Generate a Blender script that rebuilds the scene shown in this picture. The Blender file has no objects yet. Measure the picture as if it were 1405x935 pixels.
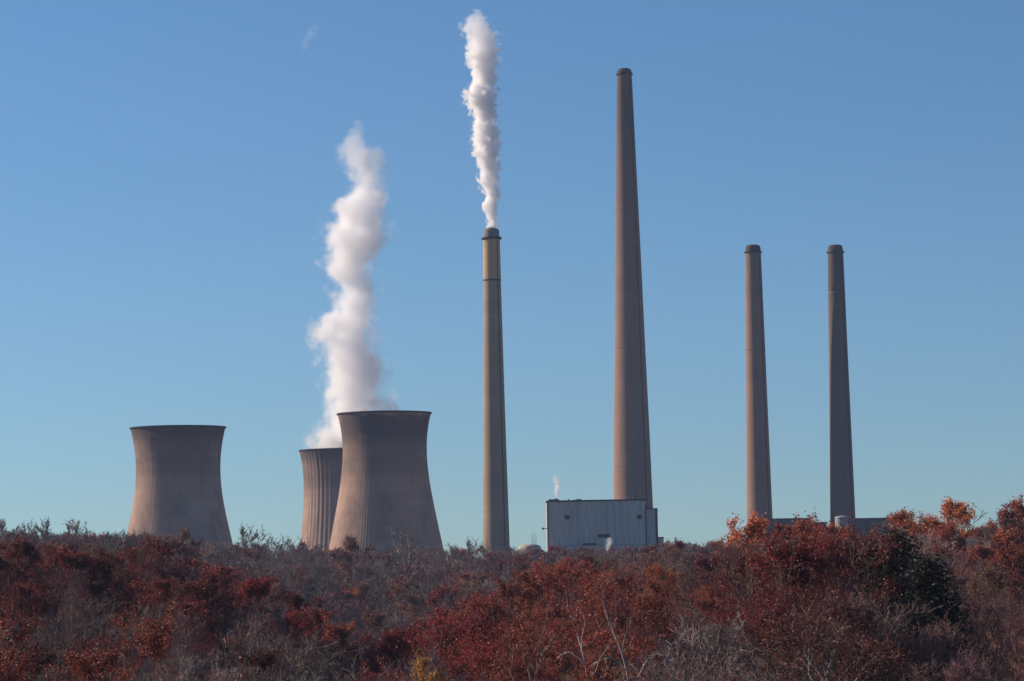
import bpy, math, random
import numpy as np
from mathutils import Vector, Matrix

scene = bpy.context.scene
COL = scene.collection
R = math.radians

# ------------------------------------------------------------------ camera
FPX = 3333.0            # focal length in photo pixels (photo 1405 x 935)
PW, PH = 1405.0, 935.0
PITCH, ROLL, CAMZ = R(4.75), R(0.95), 22.0
cam_d = bpy.data.cameras.new("camera")
cam = bpy.data.objects.new("camera", cam_d)
COL.objects.link(cam)
cam_d.sensor_width = 36.0
cam_d.lens = 36.0 * FPX / PW
cam_d.clip_start, cam_d.clip_end = 1.0, 30000.0
right0 = Vector((1, 0, 0))
fwd = Vector((0, math.cos(PITCH), math.sin(PITCH)))
up0 = right0.cross(fwd)
c_right = right0 * math.cos(ROLL) - up0 * math.sin(ROLL)
c_up = up0 * math.cos(ROLL) + right0 * math.sin(ROLL)
m = Matrix((c_right, c_up, -fwd)).transposed().to_4x4()
m.translation = (0, 0, CAMZ)
cam.matrix_world = m
scene.camera = cam
CAM = Vector((0, 0, CAMZ))


def at(x, y, Y):
    """world point that the photo shows at pixel (x, y), at depth Y"""
    d = fwd * FPX + c_right * (x - PW / 2) - c_up * (y - PH / 2)
    return CAM + d * (Y / d.y)


def proj(p):
    d = Vector(p) - CAM
    f = d.dot(fwd)
    return PW / 2 + FPX * d.dot(c_right) / f, PH / 2 - FPX * d.dot(c_up) / f


# ------------------------------------------------------------------ sky, sun, exposure
SUN_AZ, SUN_EL = R(-70), R(27)
world = bpy.data.worlds.new("World")
scene.world = world
world.use_nodes = True
wn, wl = world.node_tree.nodes, world.node_tree.links
sky = wn.new("ShaderNodeTexSky")
sky.sky_type = "NISHITA"
sky.sun_disc = False
sky.sun_elevation, sky.sun_rotation = SUN_EL, SUN_AZ
sky.altitude, sky.air_density, sky.dust_density, sky.ozone_density = 0, 1.2, 0.1, 8.5
tilt = wn.new("ShaderNodeMapping")      # thin clear air: the horizon band is read a little higher up the sky
tilt.inputs["Location"].default_value = (0, 0, 0.045)
wl.new(wn.new("ShaderNodeTexCoord").outputs["Generated"], tilt.inputs[0])
wl.new(tilt.outputs[0], sky.inputs[0])
cast = wn.new("ShaderNodeMix")              # white balance of the daylight
cast.data_type, cast.blend_type = "RGBA", "MULTIPLY"
cast.inputs[0].default_value = 1.0
cast.inputs[7].default_value = (0.93, 1.0, 0.99, 1)
wl.new(sky.outputs[0], cast.inputs[6])
wl.new(cast.outputs[2], wn["Background"].inputs[0])
wn["Background"].inputs[1].default_value = 0.087
sun_d = bpy.data.lights.new("sun", "SUN")
sun_d.energy, sun_d.angle, sun_d.color = 5.0, R(0.53), (1.0, 0.84, 0.66)
sun = bpy.data.objects.new("sun", sun_d)
COL.objects.link(sun)
S = Vector((math.sin(SUN_AZ) * math.cos(SUN_EL), math.cos(SUN_AZ) * math.cos(SUN_EL), math.sin(SUN_EL)))
sun.rotation_euler = S.to_track_quat("Z", "Y").to_euler()
scene.view_settings.view_transform = "Standard"
scene.view_settings.look = "None"
scene.view_settings.exposure = 0.28
scene.view_settings.gamma = 1.0
scene.render.engine = "CYCLES"
cy = scene.cycles
cy.max_bounces, cy.diffuse_bounces, cy.glossy_bounces = 16, 2, 2
cy.transmission_bounces, cy.transparent_max_bounces, cy.volume_bounces = 3, 8, 14
cy.use_denoising = True
cy.volume_step_rate, cy.volume_max_steps = 1.0, 512
HAZE = 0.000042

# ------------------------------------------------------------------ object helpers


def tag(o, label=None, cat=None, group=None, kind=None):
    for k, v in (("label", label), ("category", cat), ("group", group), ("kind", kind)):
        if v:
            o[k] = v
    return o


def thing(name, loc, label, cat, group=None, rz=0.0):
    o = bpy.data.objects.new(name, None)
    COL.objects.link(o)
    o.location, o.rotation_euler = loc, (0, 0, rz)
    o.empty_display_size = 1
    return tag(o, label, cat, group)


def link(name, me, parent=None, loc=None):
    o = bpy.data.objects.new(name, me)
    COL.objects.link(o)
    if parent:
        o.parent = parent
    if loc is not None:
        o.location = loc
    return o


def quads_mesh(name, V, F, mats, smooth=False, tint=None, midx=None):
    V = np.asarray(V, np.float32)
    F = np.asarray(F, np.int32)
    me = bpy.data.meshes.new(name)
    me.vertices.add(len(V))
    me.vertices.foreach_set("co", V.ravel())
    n = len(F)
    me.loops.add(n * 4)
    me.loops.foreach_set("vertex_index", F.ravel())
    me.polygons.add(n)
    me.polygons.foreach_set("loop_start", np.arange(0, n * 4, 4, dtype=np.int32))
    for mt in mats:
        me.materials.append(mt)
    if midx is not None:
        me.polygons.foreach_set("material_index", np.asarray(midx, np.int32))
    if smooth:
        me.polygons.foreach_set("use_smooth", np.ones(n, bool))
    if tint is not None:
        a = me.attributes.new("tint", "FLOAT", "POINT")
        a.data.foreach_set("value", np.asarray(tint, np.float32))
    me.update(calc_edges=True)
    return me


class MB:
    """collects simple shapes and links them as one mesh object"""

    def __init__(self):
        self.v, self.f, self.s = [], [], []

    def box(self, x0, x1, y0, y1, z0, z1):
        b = len(self.v)
        self.v += [(x, y, z) for z in (z0, z1) for y in (y0, y1) for x in (x0, x1)]
        for q in ((0, 2, 3, 1), (4, 5, 7, 6), (0, 1, 5, 4), (2, 6, 7, 3), (0, 4, 6, 2), (1, 3, 7, 5)):
            self.f.append([b + i for i in q])
            self.s.append(False)
        return self

    def lathe(self, prof, n=64, c=(0, 0), rib=None, closed_top=False):
        b = len(self.v)
        for r, z in prof:
            for k in range(n):
                a = 2 * math.pi * k / n
                rr = r + (rib(k, z) if rib else 0)
                self.v.append((c[0] + rr * math.cos(a), c[1] + rr * math.sin(a), z))
        for i in range(len(prof) - 1):
            for k in range(n):
                k2 = (k + 1) % n
                self.f.append([b + i * n + k, b + i * n + k2, b + (i + 1) * n + k2, b + (i + 1) * n + k])
                self.s.append(True)
        if closed_top:
            self.f.append([b + (len(prof) - 1) * n + k for k in range(n)])
            self.s.append(False)
        return self

    def tube(self, p, q, r0, r1, n=8):
        p, q = Vector(p), Vector(q)
        d = (q - p).normalized()
        u = d.orthogonal().normalized()
        w = d.cross(u)
        b = len(self.v)
        for c, r in ((p, r0), (q, r1)):
            for k in range(n):
                a = 2 * math.pi * k / n
                self.v.append(tuple(c + u * (r * math.cos(a)) + w * (r * math.sin(a))))
        for k in range(n):
            k2 = (k + 1) % n
            self.f.append([b + k, b + k2, b + n + k2, b + n + k])
            self.s.append(True)
        self.f.append([b + n + k for k in range(n)])
        self.f.append([b + n - 1 - k for k in range(n)])
        self.s += [False, False]
        return self

    def build(self, name, mat, parent=None, bevel=0.0):
        me = bpy.data.meshes.new(name)
        me.from_pydata(self.v, [], self.f)
        me.materials.append(mat)
        me.polygons.foreach_set("use_smooth", self.s)
        me.update()
        o = link(name, me, parent)
        if bevel:
            md = o.modifiers.new("bevel", "BEVEL")
            md.width, md.segments, md.limit_method = bevel, 2, "ANGLE"
        return o


# ------------------------------------------------------------------ material helpers


class NT:
    def __init__(self, name):
        self.m = bpy.data.materials.new(name)
        self.m.use_nodes = True
        self.t = self.m.node_tree
        self.n, self.l = self.t.nodes, self.t.links
        self.out = self.n["Material Output"]
        self.bsdf = self.n["Principled BSDF"]

    def new(self, kind, **kw):
        nd = self.n.new(kind)
        for k, v in kw.items():
            setattr(nd, k, v)
        return nd

    def put(self, sock, v):
        if isinstance(v, bpy.types.NodeSocket):
            self.l.new(v, sock)
        else:
            sock.default_value = v

    def math(self, op, a, b=None, c=None, clamp=False):
        nd = self.new("ShaderNodeMath", operation=op, use_clamp=clamp)
        self.put(nd.inputs[0], a)
        if b is not None:
            self.put(nd.inputs[1], b)
        if c is not None:
            self.put(nd.inputs[2], c)
        return nd.outputs[0]

    def vmath(self, op, a, b=None):
        nd = self.new("ShaderNodeVectorMath", operation=op)
        self.put(nd.inputs[0], a)
        if b is not None:
            self.put(nd.inputs[1], b)
        return nd.outputs["Value"] if op in ("LENGTH", "DISTANCE", "DOT_PRODUCT") else nd.outputs[0]

    def scale(self, v, s):
        nd = self.new("ShaderNodeVectorMath", operation="SCALE")
        self.put(nd.inputs[0], v)
        self.put(nd.inputs["Scale"], s)
        return nd.outputs[0]

    def noise(self, vec, scale, detail=3.0, rough=0.55, out=0):
        nd = self.new("ShaderNodeTexNoise")
        self.put(nd.inputs["Vector"], vec)
        nd.inputs["Scale"].default_value = scale
        nd.inputs["Detail"].default_value = detail
        nd.inputs["Roughness"].default_value = rough
        return nd.outputs[out]

    def mix(self, f, a, b, mode="MIX"):
        nd = self.new("ShaderNodeMix", data_type="RGBA", blend_type=mode)
        self.put(nd.inputs[0], f)
        self.put(nd.inputs[6], a if isinstance(a, bpy.types.NodeSocket) else (*a, 1))
        self.put(nd.inputs[7], b if isinstance(b, bpy.types.NodeSocket) else (*b, 1))
        return nd.outputs[2]

    def ramp(self, v, stops):
        nd = self.new("ShaderNodeValToRGB")
        self.put(nd.inputs[0], v)
        el = nd.color_ramp.elements
        while len(el) < len(stops):
            el.new(0.5)
        for e, (p, c) in zip(el, stops):
            e.position = p
            e.color = (c, c, c, 1) if isinstance(c, (int, float)) else (*c, 1)
        return nd.outputs[0]

    def curve(self, v, pts):
        nd = self.new("ShaderNodeFloatCurve")
        cu = nd.mapping.curves[0]
        nd.mapping.extend = "HORIZONTAL"
        pts = sorted(pts)
        while len(cu.points) < len(pts):
            cu.points.new(0.5, 0.5)
        for p, (x, y) in zip(cu.points, pts):
            p.location = (x, y)
            p.handle_type = "AUTO"
        nd.mapping.update()
        self.put(nd.inputs["Value"], v)
        return nd.outputs[0]

    def obj(self):
        return self.new("ShaderNodeTexCoord").outputs["Object"]

    def mapping(self, vec, scale):
        nd = self.new("ShaderNodeMapping")
        self.put(nd.inputs[0], vec)
        nd.inputs["Scale"].default_value = scale
        return nd.outputs[0]

    def z(self, vec):
        nd = self.new("ShaderNodeSeparateXYZ")
        self.put(nd.inputs[0], vec)
        return nd.outputs[2]

    def bump(self, h, strength, dist):
        nd = self.new("ShaderNodeBump")
        nd.inputs["Strength"].default_value = strength
        nd.inputs["Distance"].default_value = dist
        self.put(nd.inputs["Height"], h)
        self.put(self.bsdf.inputs["Normal"], nd.outputs[0])

    def base(self, c, rough=0.9, spec=0.2):
        self.put(self.bsdf.inputs["Base Color"], c if isinstance(c, bpy.types.NodeSocket) else (*c, 1))
        self.bsdf.inputs["Roughness"].default_value = rough
        self.bsdf.inputs["Diffuse Roughness"].default_value = 0.1 if rough > 0.85 else 0.0
        self.bsdf.inputs["Specular IOR Level"].default_value = spec


def concrete(name, c1, c2, lift=3.0, streak=0.5, H=None, dark_by_z=None, patches=True):
    """cast concrete: blotches, vertical run-off streaks, lift lines; stains = [(z, strength)] dark tone by height, weathering on the towers"""
    t = NT(name)
    o = t.obj()
    blot = t.noise(o, 0.035, 5, 0.6)
    col = t.mix(t.ramp(blot, [(0.3, 0.0), (0.7, 1.0)]), c1, c2)
    st = t.noise(t.mapping(o, (0.5, 0.5, 0.012)), 1.0, 4, 0.65)
    col = t.mix(t.ramp(st, [(0.42, 0.0), (0.68, streak)]), col, tuple(0.55 * x for x in c1))
    z = t.z(o)
    lf = t.math("FRACT", t.math("DIVIDE", z, lift))
    seam = t.ramp(lf, [(0.0, 1.0), (0.05, 1.0), (0.12, 0.0), (1.0, 0.0)])
    band = t.new("ShaderNodeTexWhiteNoise", noise_dimensions="1D")
    t.put(band.inputs["W"], t.math("FLOOR", t.math("DIVIDE", z, lift * 2.0)))
    col = t.mix(t.math("MULTIPLY", band.outputs[0], 0.22), col, tuple(0.6 * x for x in c2))
    col = t.mix(t.math("MULTIPLY", seam, 0.22), col, tuple(0.5 * x for x in c1))
    if dark_by_z:
        wob = t.math("MULTIPLY", t.math("SUBTRACT", t.noise(t.mapping(o, (1, 1, 0.25)), 0.09, 4, 0.6), 0.5), 9.0)
        f = t.math("DIVIDE", t.math("ADD", z, wob), H)
        col = t.mix(t.curve(f, dark_by_z), col, (0.085, 0.068, 0.064))
    if dark_by_z and patches:
        pat = t.noise(t.mapping(o, (1, 1, 0.55)), 0.055, 6, 0.68)
        col = t.mix(t.ramp(pat, [(0.50, 0.0), (0.66, 0.55)]), col, (0.15, 0.115, 0.105))
        pal = t.noise(t.mapping(o, (1, 1, 1.6)), 0.04, 5, 0.6)
        col = t.mix(t.ramp(pal, [(0.56, 0.0), (0.72, 0.35)]), col, (0.46, 0.37, 0.31))
    t.base(col, 0.92, 0.15)
    h = t.math("ADD", t.noise(o, 0.9, 4), t.math("MULTIPLY", seam, -0.6))
    t.bump(h, 0.35, 0.12)
    return t.m


def plain(name, c, rough=0.8, var=0.35, metal=0.0, scale=0.4):
    t = NT(name)
    n = t.noise(t.obj(), scale, 5, 0.6)
    t.base(t.mix(t.ramp(n, [(0.35, 0.0), (0.7, 1.0)]), c, tuple(x * (1 - var) for x in c)), rough, 0.25)
    t.bsdf.inputs["Metallic"].default_value = metal
    return t.m


def leaf_mat(name, color=None):
    t = NT(name)
    if color is None:
        c = t.new("ShaderNodeObjectInfo").outputs["Color"]
    else:
        c = t.new("ShaderNodeRGB").outputs[0]
        c.default_value = (*color, 1)
    a = t.new("ShaderNodeAttribute", attribute_name="tint").outputs["Fac"]
    bright = t.ramp(a, [(0.0, 0.45), (0.5, 0.9), (1.0, 1.75)])
    col = t.mix(1.0, c, bright, "MULTIPLY")
    sel = t.ramp(t.math("FRACT", t.math("MULTIPLY", a, 7.31)), [(0.72, 0.0), (0.95, 0.6)])
    col = t.mix(sel, col, t.mix(1.0, col, (1.7, 1.9, 1.5), "MULTIPLY"))
    t.base(col, 0.55, 0.28)
    tr = t.new("ShaderNodeBsdfTranslucent")
    t.put(tr.inputs[0], t.mix(1.0, col, (1.3, 0.95, 0.85), "MULTIPLY"))
    mx = t.new("ShaderNodeMixShader")
    mx.inputs[0].default_value = 0.30
    t.l.new(t.bsdf.outputs[0], mx.inputs[1])
    t.l.new(tr.outputs[0], mx.inputs[2])
    t.l.new(mx.outputs[0], t.out.inputs["Surface"])
    return t.m


def bark_mat(name, color=None):
    t = NT(name)
    if color is None:
        c = t.new("ShaderNodeObjectInfo").outputs["Color"]
    else:
        c = t.new("ShaderNodeRGB").outputs[0]
        c.default_value = (*color, 1)
    n = t.noise(t.mapping(t.obj(), (3, 3, 0.7)), 1.0, 4, 0.65)
    t.base(t.mix(1.0, c, t.ramp(n, [(0.35, 0.5), (0.65, 1.25)]), "MULTIPLY"), 0.9, 0.15)
    t.bump(n, 0.4, 0.05)
    return t.m


LEAF, BARK = leaf_mat("autumn_leaf"), bark_mat("bark")

# ------------------------------------------------------------------ terrain
TU = [-150, 0, 200, 350, 500, 650, 800, 950, 1100, 1250, 1405, 1550]
TY = [150, 200, 300, 420, 550, 700, 1000, 1300, 1550]
TT = np.array([
    [985] * 12,
    [850, 850, 868, 876, 900, 908, 885, 872, 860, 852, 850, 850],
    [805, 808, 822, 848, 905, 872, 810, 800, 775, 775, 792, 792],
    [750, 752, 762, 808, 912, 845, 776, 760, 748, 748, 765, 765],
    [745, 747, 755, 808, 905, 836, 770, 752, 738, 733, 740, 740],
    [748, 750, 750, 805, 885, 828, 768, 750, 736, 722, 712, 712],
    [742, 742, 743, 787, 835, 798, 768, 757, 745, 738, 733, 733],
    [742, 742, 743, 762, 780, 774, 764, 757, 750, 745, 742, 742],
    [745, 744, 745, 752, 757, 760, 760, 757, 752, 748, 746, 746]], float)
TREE_H = [16, 16, 16, 16, 15.5, 15, 13.5, 13.5, 13.5]
GZ = np.zeros_like(TT)
for i, Y in enumerate(TY):
    for j, u in enumerate(TU):
        GZ[i, j] = at(u, TT[i, j], Y).z - TREE_H[i]
rows = [np.full(12, 20.3), np.full(12, 6.0)] + [GZ[i] for i in range(len(TY))] + [np.full(12, 0.0), np.full(12, 0.0), np.full(12, -6.0)]
ROWY = np.array([0, 70] + TY + [1690, 2700, 4400], float)
ROWZ = np.array(rows)


def ground(X, Y):
    u = PW / 2 + FPX * X / max(Y, 40.0)
    j = np.clip(np.searchsorted(TU, u) - 1, 0, 10)
    a = min(max((u - TU[j]) / (TU[j + 1] - TU[j]), 0), 1)
    a = a * a * (3 - 2 * a)
    i = int(np.clip(np.searchsorted(ROWY, Y) - 1, 0, len(ROWY) - 2))
    b = min(max((Y - ROWY[i]) / (ROWY[i + 1] - ROWY[i]), 0), 1)
    return float((ROWZ[i, j] * (1 - a) + ROWZ[i, j + 1] * a) * (1 - b) + (ROWZ[i + 1, j] * (1 - a) + ROWZ[i + 1, j + 1] * a) * b)


t = NT("forest_floor")
o_ = t.obj()
c_ = t.mix(t.noise(o_, 0.05, 5), (0.055, 0.035, 0.024), (0.10, 0.06, 0.04))
c_ = t.mix(t.ramp(t.noise(o_, 0.8, 4), [(0.4, 0.0), (0.7, 0.8)]), c_, (0.045, 0.040, 0.030))
t.base(c_, 1.0, 0.1)
t.bump(t.noise(o_, 1.2, 5), 0.8, 0.4)
gx = np.concatenate([np.linspace(-2400, -520, 20), np.linspace(-500, 500, 101), np.linspace(520, 2400, 20)])
gy = np.concatenate([np.linspace(-250, 140, 14), np.linspace(150, 1700, 125), np.linspace(1750, 4400, 30)])
GV = [(x, y, ground(x, y) if y > 0 else 20.3) for y in gy for x in gx]
nx = len(gx)
GF = [(r * nx + k, r * nx + k + 1, (r + 1) * nx + k + 1, (r + 1) * nx + k) for r in range(len(gy) - 1) for k in range(nx - 1)]
tag(link("ground", quads_mesh("ground", GV, GF, [t.m], True)), "brown wooded ground falling to a valley and rising to the plant", "ground", kind="structure")

# ------------------------------------------------------------------ cooling towers
tower_c = concrete("tower_concrete", (0.49, 0.315, 0.235), (0.41, 0.265, 0.20), 2.2, 0.3, 130.0,
                   [(0.0, 0.0), (0.50, 0.0), (0.57, 0.18), (0.63, 0.45), (0.73, 0.50), (0.79, 0.80), (0.86, 0.92), (0.915, 0.88), (0.935, 0.15), (1.0, 0.05)])
rim_m = plain("dark_rim", (0.06, 0.05, 0.05), 0.9)
inside_m = plain("tower_inside", (0.16, 0.13, 0.12), 0.95)


def cooling_tower(label, cx, Y, prof, ribs, ribh):
    """prof: photo rows (y, half width in px), rim first; the shell runs on down to the ground"""
    sc = Y / FPX
    base = at(cx, prof[0][0], Y)
    g = ground(base.x, Y) - 1.0
    zr = [(w * sc, at(cx, y, Y).z - g) for y, w in prof]
    (ra, za), (rb, zb) = zr[-2], zr[-1]
    if zb > 0:
        zr.append((rb + (rb - ra) / (za - zb) * zb * 1.05, 0.0))
    zr.reverse()
    zs = np.array([p[1] for p in zr])
    rs = np.array([p[0] for p in zr])
    H = zs[-1]
    # smooth profile through the measured points
    deg = min(5, len(zs) - 1)
    co = np.polyfit(zs / H, rs, deg)
    levels = np.linspace(0, 1, 56)
    prof_s = [(float(np.polyval(co, f)), float(f * H)) for f in levels]
    root = thing("cooling_tower", (base.x, Y, g), label, "cooling tower", "hyperbolic cooling towers of the power plant")
    seg = ribs * 4
    rr_ = random.Random(ribs)
    amp_ = [rr_.uniform(0.6, 1.15) * ribh for _ in range(ribs)]
    rib = lambda k, z: amp_[k // 4] if k % 4 < 2 else 0.0
    MB().lathe(prof_s, seg, rib=rib).build("shell", tower_c, root)
    rt = prof_s[-1][0]
    MB().lathe([(rt + 0.15, H - 1.0), (rt + 0.7, H - 0.8), (rt + 0.7, H + 0.25), (rt - 1.2, H + 0.25), (rt - 1.2, H - 1.0)], 160).build("rim", rim_m, root)
    inn = [(r - 0.9, z) for r, z in prof_s[::-1] if z < H - 1.0]
    MB().lathe(inn, 128).build("lining", inside_m, root)
    return root, H, rt


T1 = [(587, 64.6), (602, 61.2), (620, 58.7), (643, 57.2), (663, 58.0), (682, 60.2), (704, 64.0), (726.5, 68.6), (747, 73.4)]
T2 = [(567.5, 64.0), (586, 60.2), (604, 57.9), (627, 57.3), (655, 60.3), (684, 64.6), (717, 70.6), (750, 77.6)]
T3 = [(617.5, 64.5), (640, 60.0), (660, 58.6), (685, 58.8), (710, 60.3), (740, 63.0), (770, 67.0)]
cooling_tower("idle brown cooling tower standing alone, farthest from the chimneys", 244.2, 1765, T1, 120, 0.10)
cooling_tower("large front cooling tower that half hides the steaming tower behind it", 527.3, 1850, T2, 120, 0.10)
t3, t3H, t3r = cooling_tower("coarsely ribbed steaming cooling tower, partly hidden behind the larger one", 475.5, 2250, T3, 56, 0.55)

# ------------------------------------------------------------------ chimneys
TOP_DARK = [(0.0, 0.0), (0.45, 0.05), (0.70, 0.25), (0.90, 0.50), (1.0, 0.75)]    # shaft colour gets darker towards the mouth
chim_warm = concrete("chimney_warm", (0.43, 0.30, 0.205), (0.36, 0.25, 0.175), 5.0, 0.30)
chim_red = concrete("chimney_brown", (0.36, 0.225, 0.17), (0.30, 0.19, 0.15), 6.0, 0.35, 370.0, TOP_DARK, False)
chim_dark = concrete("chimney_weathered", (0.26, 0.18, 0.15), (0.20, 0.145, 0.125), 6.0, 0.40, 240.0, TOP_DARK, False)
chim_upper = concrete("chimney_ochre", (0.64, 0.40, 0.23), (0.56, 0.35, 0.20), 8.0, 0.2)
cap_grey = plain("cap_grey", (0.22, 0.19, 0.18), 0.8)
cap_dark = plain("cap_dark", (0.07, 0.06, 0.06), 0.85)
steel_d = plain("dark_steel", (0.05, 0.05, 0.055), 0.6, metal=0.3)


def chimney(label, cx, Y, prof, mat, group=None):
    """prof: photo rows (y, width px) from the top of the shaft down"""
    sc = Y / FPX
    p = at(cx, prof[0][0], Y)
    g = ground(p.x, Y) - 0.5
    zr = [(w * sc / 2, at(cx, y, Y).z - g) for y, w in prof]
    slope = (zr[-1][0] - zr[0][0]) / (zr[0][1] - zr[-1][1])
    zr.append((zr[-1][0] + slope * zr[-1][1], 0.0))
    zr.reverse()
    zs, rs = [q[1] for q in zr], [q[0] for q in zr]
    root = thing("chimney", (p.x, Y, g), label, "chimney", group)
    rad = lambda z: float(np.interp(z, zs, rs))
    return root, rad, zs[-1], sc


def ladder(root, rad, H, parent, ang=-math.pi / 2 + 0.7):
    mb = MB()
    n = 24
    for i in range(n):
        z0, z1 = 2 + (H - 4) * i / n, 2 + (H - 4) * (i + 1) / n
        ca, sa = math.cos(ang), math.sin(ang)
        a, b = rad(z0) + 0.35, rad(z1) + 0.35
        mb.tube((a * ca, a * sa, z0), (b * ca, b * sa, z1), 0.28, 0.28, 5)
    mb.build("ladder", steel_d, parent)


def gallery(rad, z, parent, depth=1.1, h=1.3, mat=None):
    r = rad(z)
    mb = MB().lathe([(r + 0.02, z - 0.5), (r + depth, z - 0.1), (r + depth, z + h), (r + depth - 0.12, z + h), (r + depth - 0.12, z), (r + 0.02, z)], 64)
    mb.build("gallery", mat or steel_d, parent)


# slim steaming stack
root, rad, H, sc = chimney("slim steaming chimney with a paler ochre top section", 674.3, 1780,
                           [(328, 22.8), (385, 24.2), (400, 24.6), (551, 29.4), (637, 32.4), (722, 35.6)], chim_warm)
zj = at(674, 385, 1780).z - root.location.z
MB().lathe([(rad(z), z) for z in np.linspace(0, zj - 0.6, 40)], 96).build("shaft", chim_warm, root)
up_ = MB().lathe([(rad(z) + 0.12, z) for z in np.linspace(zj + 0.6, H, 14)], 96).build("upper_section", chim_upper, root)
MB().lathe([(rad(zj) - 0.2, zj - 0.6), (rad(zj) + 0.2, zj - 0.5), (rad(zj) + 0.2, zj + 0.5), (rad(zj) - 0.2, zj + 0.6)], 96).build("joint_ring", cap_dark, root)
zt = at(674, 314, 1780).z - root.location.z
rc = rad(H) - 0.2
cap = MB().lathe([(rc, H), (rc, zt - 1.6), (rc - 0.8, zt - 0.5), (rc - 2.0, zt), (rc - 2.6, zt), (rc - 2.6, zt - 3)], 96).build("cap", cap_grey, root)
MB().lathe([(rc - 2.75, zt - 3), (rc - 2.75, zt + 0.5), (rc - 3.0, zt + 0.5), (rc - 3.0, zt - 3)], 64).build("flue", cap_dark, cap)
gallery(rad, H - 0.2, root, 1.5, 1.2)
ladder(root, rad, H, root)
PL1 = (root.location.copy(), zt)

# the giant
root, rad, H, sc = chimney("tallest, widest chimney, bare of smoke, rising behind the boiler house", 856.6, 2000,
                           [(103, 20.6), (110, 21.2), (217, 27.4), (297, 32.2), (390, 37.6), (483, 42.4), (585, 48.6), (688, 53.6)], chim_red)
MB().lathe([(rad(z), z) for z in np.linspace(0, H, 60)], 96).build("shaft", chim_red, root)
zt = at(857, 94.5, 2000).z - root.location.z
rc = rad(H)
MB().lathe([(rc + 0.05, H), (rc + 0.1, H + 2.2), (rc - 0.6, zt - 1.3), (rc - 1.6, zt - 0.3), (rc - 2.6, zt), (rc - 3.2, zt), (rc - 3.2, zt - 4)], 96).build("cap", cap_dark, root)
gallery(rad, H, root, 0.9, 1.1)
for yy in (287, 478, 640):
    gallery(rad, at(857, yy, 2000).z - root.location.z, root, 0.22, 0.6, chim_red)
ladder(root, rad, H, root)

# twin stacks
for lab, cx, Y, pr, mt, rings in (
        ("weathered twin chimney nearer the boiler house, a pale ring halfway up", 1033.2, 2070,
         [(347, 21.8), (461, 26.2), (593, 30.9), (703, 35.0)], chim_red, (480,)),
        ("darker twin chimney farther from the boiler house, behind the pale tank", 1146.3, 2060,
         [(347, 21.3), (461, 25.2), (593, 30.0), (703, 34.0)], chim_dark, (403,))):
    root, rad, H, sc = chimney(lab, cx, Y, pr, mt, "twin chimneys of equal height")
    MB().lathe([(rad(z), z) for z in np.linspace(0, H, 50)], 96).build("shaft", mt, root)
    zt = at(cx, 336.5, Y).z - root.location.z
    rc = rad(H) - 0.35
    MB().lathe([(rc, H), (rc + 0.1, zt - 3.2), (rc - 0.3, zt - 1.3), (rc - 1.2, zt - 0.3), (rc - 2.4, zt), (rc - 3.0, zt), (rc - 3.0, zt - 4)], 96).build("cap", cap_dark, root)
    gallery(rad, H, root, 1.0, 1.0)
    for yy in rings:
        gallery(rad, at(cx, yy, Y).z - root.location.z, root, 0.3, 0.7, cap_grey)
    ladder(root, rad, H, root)

# ------------------------------------------------------------------ boiler house and yard buildings


def cladding(name, c, panel=4.0, streak=0.5):
    t = NT(name)
    o = t.obj()
    sx = t.new("ShaderNodeSeparateXYZ")
    t.put(sx.inputs[0], o)
    u = t.math("DIVIDE", t.math("ADD", sx.outputs[0], sx.outputs[1]), panel)
    wn_ = t.new("ShaderNodeTexWhiteNoise", noise_dimensions="1D")
    t.put(wn_.inputs["W"], t.math("FLOOR", u))
    col = t.mix(t.math("MULTIPLY", wn_.outputs[0], 0.5), c, tuple(0.72 * x for x in c))
    seam = t.ramp(t.math("FRACT", u), [(0.0, 1.0), (0.04, 1.0), (0.07, 0.0), (1.0, 0.0)])
    col = t.mix(t.math("MULTIPLY", seam, 0.14), col, tuple(0.4 * x for x in c))
    st = t.noise(t.mapping(o, (0.35, 0.35, 0.03)), 1.0, 5, 0.7)
    col = t.mix(t.ramp(st, [(0.48, 0.0), (0.72, streak)]), col, tuple(0.42 * x for x in c))
    rust = t.noise(t.mapping(o, (0.2, 0.2, 0.06)), 1.0, 5, 0.7)
    col = t.mix(t.ramp(rust, [(0.60, 0.0), (0.75, 0.35)]), col, (0.16, 0.10, 0.07))
    t.base(col, 0.75, 0.3)
    t.bump(t.noise(o, 0.3, 4), 0.15, 0.1)
    return t.m


clad_m = cladding("boiler_cladding", (0.58, 0.535, 0.48), 7.0, 0.85)
clad_d = cladding("annex_cladding", (0.52, 0.50, 0.48), 6.0, 0.7)
clad_g = cladding("low_cladding", (0.11, 0.112, 0.115), 5.0)
roof_m = plain("tar_roof", (0.05, 0.05, 0.05), 0.95)
open_m = plain("dark_opening", (0.012, 0.012, 0.014), 0.9)
corner_m = plain("corner_trim", (0.20, 0.15, 0.12), 0.8)

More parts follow.
